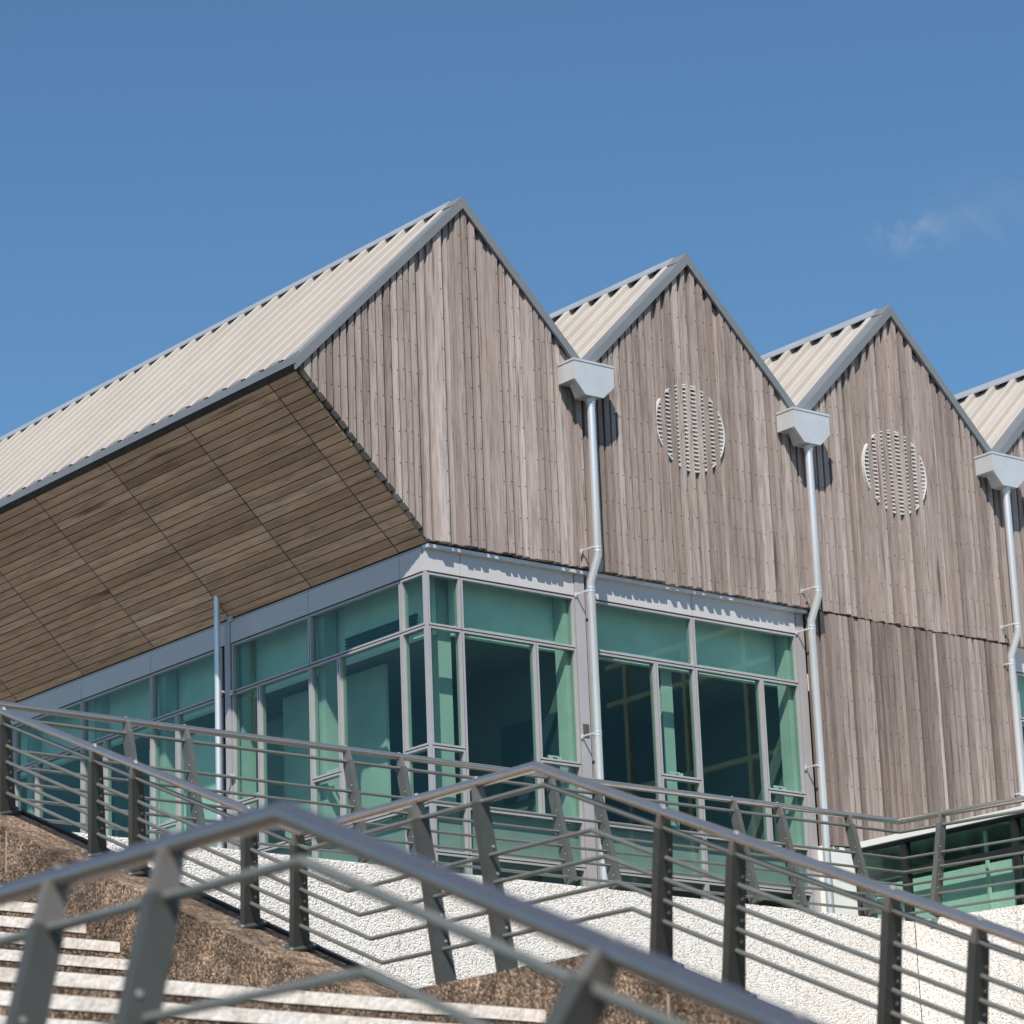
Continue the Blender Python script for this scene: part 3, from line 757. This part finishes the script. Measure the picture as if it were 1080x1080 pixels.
def step(yn, z, depth, full=False):
    mb = MB(); mb.box(SX0+.001, SX1-.001, yn, yn+depth+.12, max(GZ-.05, z-RISE-.35), z)
    s = mb.build('step', M_brown, ST)
    mb = MB(); e = SX1-.004 if full else SX1-.125
    mb.box(SX0+.05, e, yn-.005, yn+.055, z-.053, z+.003); mb.build('nosing', M_nosing, s)
def flight(y_low, z_low, z_high, n):
    """risers from z_low landing up to z_high; first riser face at y_low"""
    r = (z_high-z_low)/n; t = 4.18/n
    for i in range(n):
        step(y_low+i*t, z_low+(i+1)*r, t if i < n-1 else 0.3, i == n-1)
ZL1, ZL2 = -4.80, -6.555
flight(-13.54-11*4.18/12, GZ, ZL2, 12); flight(-7.60-11*4.18/12, ZL2, ZL1, 12); flight(-5.59, ZL1, -3.0, 12)
def landing(y0, y1, z):
    mb = MB(); mb.box(SX0+.001, SX1-.001, y0, y1, z-.5, z-.0005); mb.build('landing', M_brown, ST)
landing(-13.10, -11.35, ZL2); landing(-7.16, -5.48, ZL1)
for (yn, z) in ((-13.67+.02, ZL2), (-7.62, ZL1)): pass

# ------------------------------------------------------------------ light
w = bpy.data.worlds.new('World'); sc.world = w; w.use_nodes = True
nt = w.node_tree; bg = nt.nodes['Background']
sun_dir = Vector((-.472, -.470, .745)).normalized()
el = math.asin(sun_dir.z); az = math.atan2(sun_dir.x, sun_dir.y)
sk = nt.nodes.new('ShaderNodeTexSky'); sk.sky_type = 'NISHITA'; sk.sun_disc = False
sk.sun_elevation = el; sk.sun_rotation = az % (2*math.pi)
sk.air_density = 1.0; sk.dust_density = 0.1; sk.ozone_density = 6.0; sk.altitude = 20
# one thin wisp of cloud, fixed in the sky
tc = nt.nodes.new('ShaderNodeTexCoord')
def wisp(direction, size, amount):
    sub = N(nt, 'ShaderNodeVectorMath', operation='SUBTRACT'); L(nt, tc.outputs['Generated'], sub.inputs[0]); sub.inputs[1].default_value = direction
    sc_ = N(nt, 'ShaderNodeVectorMath', operation='MULTIPLY'); L(nt, sub.outputs[0], sc_.inputs[0]); sc_.inputs[1].default_value = (1/size, 1/size, 1.9/size)
    ln = N(nt, 'ShaderNodeVectorMath', operation='LENGTH'); L(nt, sc_.outputs[0], ln.inputs[0])
    mr = N(nt, 'ShaderNodeMapRange', interpolation_type='SMOOTHSTEP'); L(nt, ln.outputs['Value'], mr.inputs[0])
    mr.inputs[1].default_value = 0; mr.inputs[2].default_value = 1; mr.inputs[3].default_value = amount; mr.inputs[4].default_value = 0
    return mr.outputs[0]
nz = N(nt, 'ShaderNodeTexNoise', i_Scale=42.0, i_Detail=6.0, i_Roughness=0.6, i_Distortion=0.8); L(nt, tc.outputs['Generated'], nz.inputs['Vector'])
nr = ramp(nt, nz.outputs['Fac'], [(0.38, (0, 0, 0)), (0.72, (1, 1, 1))])
s1_ = wisp((.683, .637, .356), .018, .48); s2_ = wisp((.698, .619, .360), .035, .10)
ad = N(nt, 'ShaderNodeMath', operation='ADD'); L(nt, s1_, ad.inputs[0]); L(nt, s2_, ad.inputs[1])
mu = N(nt, 'ShaderNodeMath', operation='MULTIPLY'); L(nt, ad.outputs[0], mu.inputs[0]); L(nt, nr.outputs[0], mu.inputs[1])
tint = mixc(nt, 1.0, sk.outputs[0], (.825, 1.01, 1.0), 'MULTIPLY')
skc = mixc(nt, mu.outputs[0], tint, (5.2, 5.4, 6.0))
L(nt, skc, bg.inputs[0]); bg.inputs[1].default_value = 0.0955
sl_ = bpy.data.lights.new('sun', 'SUN'); sl_.energy = 4.9; sl_.angle = math.radians(.53); sl_.color = (1, .925, .835)
so = bpy.data.objects.new('sun', sl_); COL.objects.link(so); so.rotation_euler = sun_dir.to_track_quat('Z', 'Y').to_euler(); so.location = (-20, -20, 30)

# ------------------------------------------------------------------ camera
yaw, pitch, roll, fpx = .599655, .286632, -.015362, 3309.386
fw = Vector((math.sin(yaw)*math.cos(pitch), math.cos(yaw)*math.cos(pitch), math.sin(pitch)))
rt = Vector((math.cos(yaw), -math.sin(yaw), 0)); up = rt.cross(fw)
r2 = rt*math.cos(roll)+up*math.sin(roll); u2 = up*math.cos(roll)-rt*math.sin(roll)
cam = bpy.data.cameras.new('camera'); co = bpy.data.objects.new('camera', cam); COL.objects.link(co)
mat = Matrix.Identity(4)
for i in range(3): mat[i][0] = r2[i]; mat[i][1] = u2[i]; mat[i][2] = -fw[i]
mat.translation = (-14.2622, -18.4848, -6.6018); co.matrix_world = mat
cam.sensor_width = 36; cam.lens = fpx/1080*36; cam.shift_x = .25; cam.clip_start = .1; cam.clip_end = 6000
cam.dof.use_dof = True; cam.dof.focus_distance = 24.0; cam.dof.aperture_fstop = 4.8
sc.camera = co
sc.view_settings.view_transform = 'Standard'; sc.view_settings.look = 'None'; sc.view_settings.gamma = 1; sc.view_settings.use_curve_mapping = False
sc.view_settings.exposure = 0.27
sc.cycles.transparent_max_bounces = 16
sc.cycles.max_bounces = 10
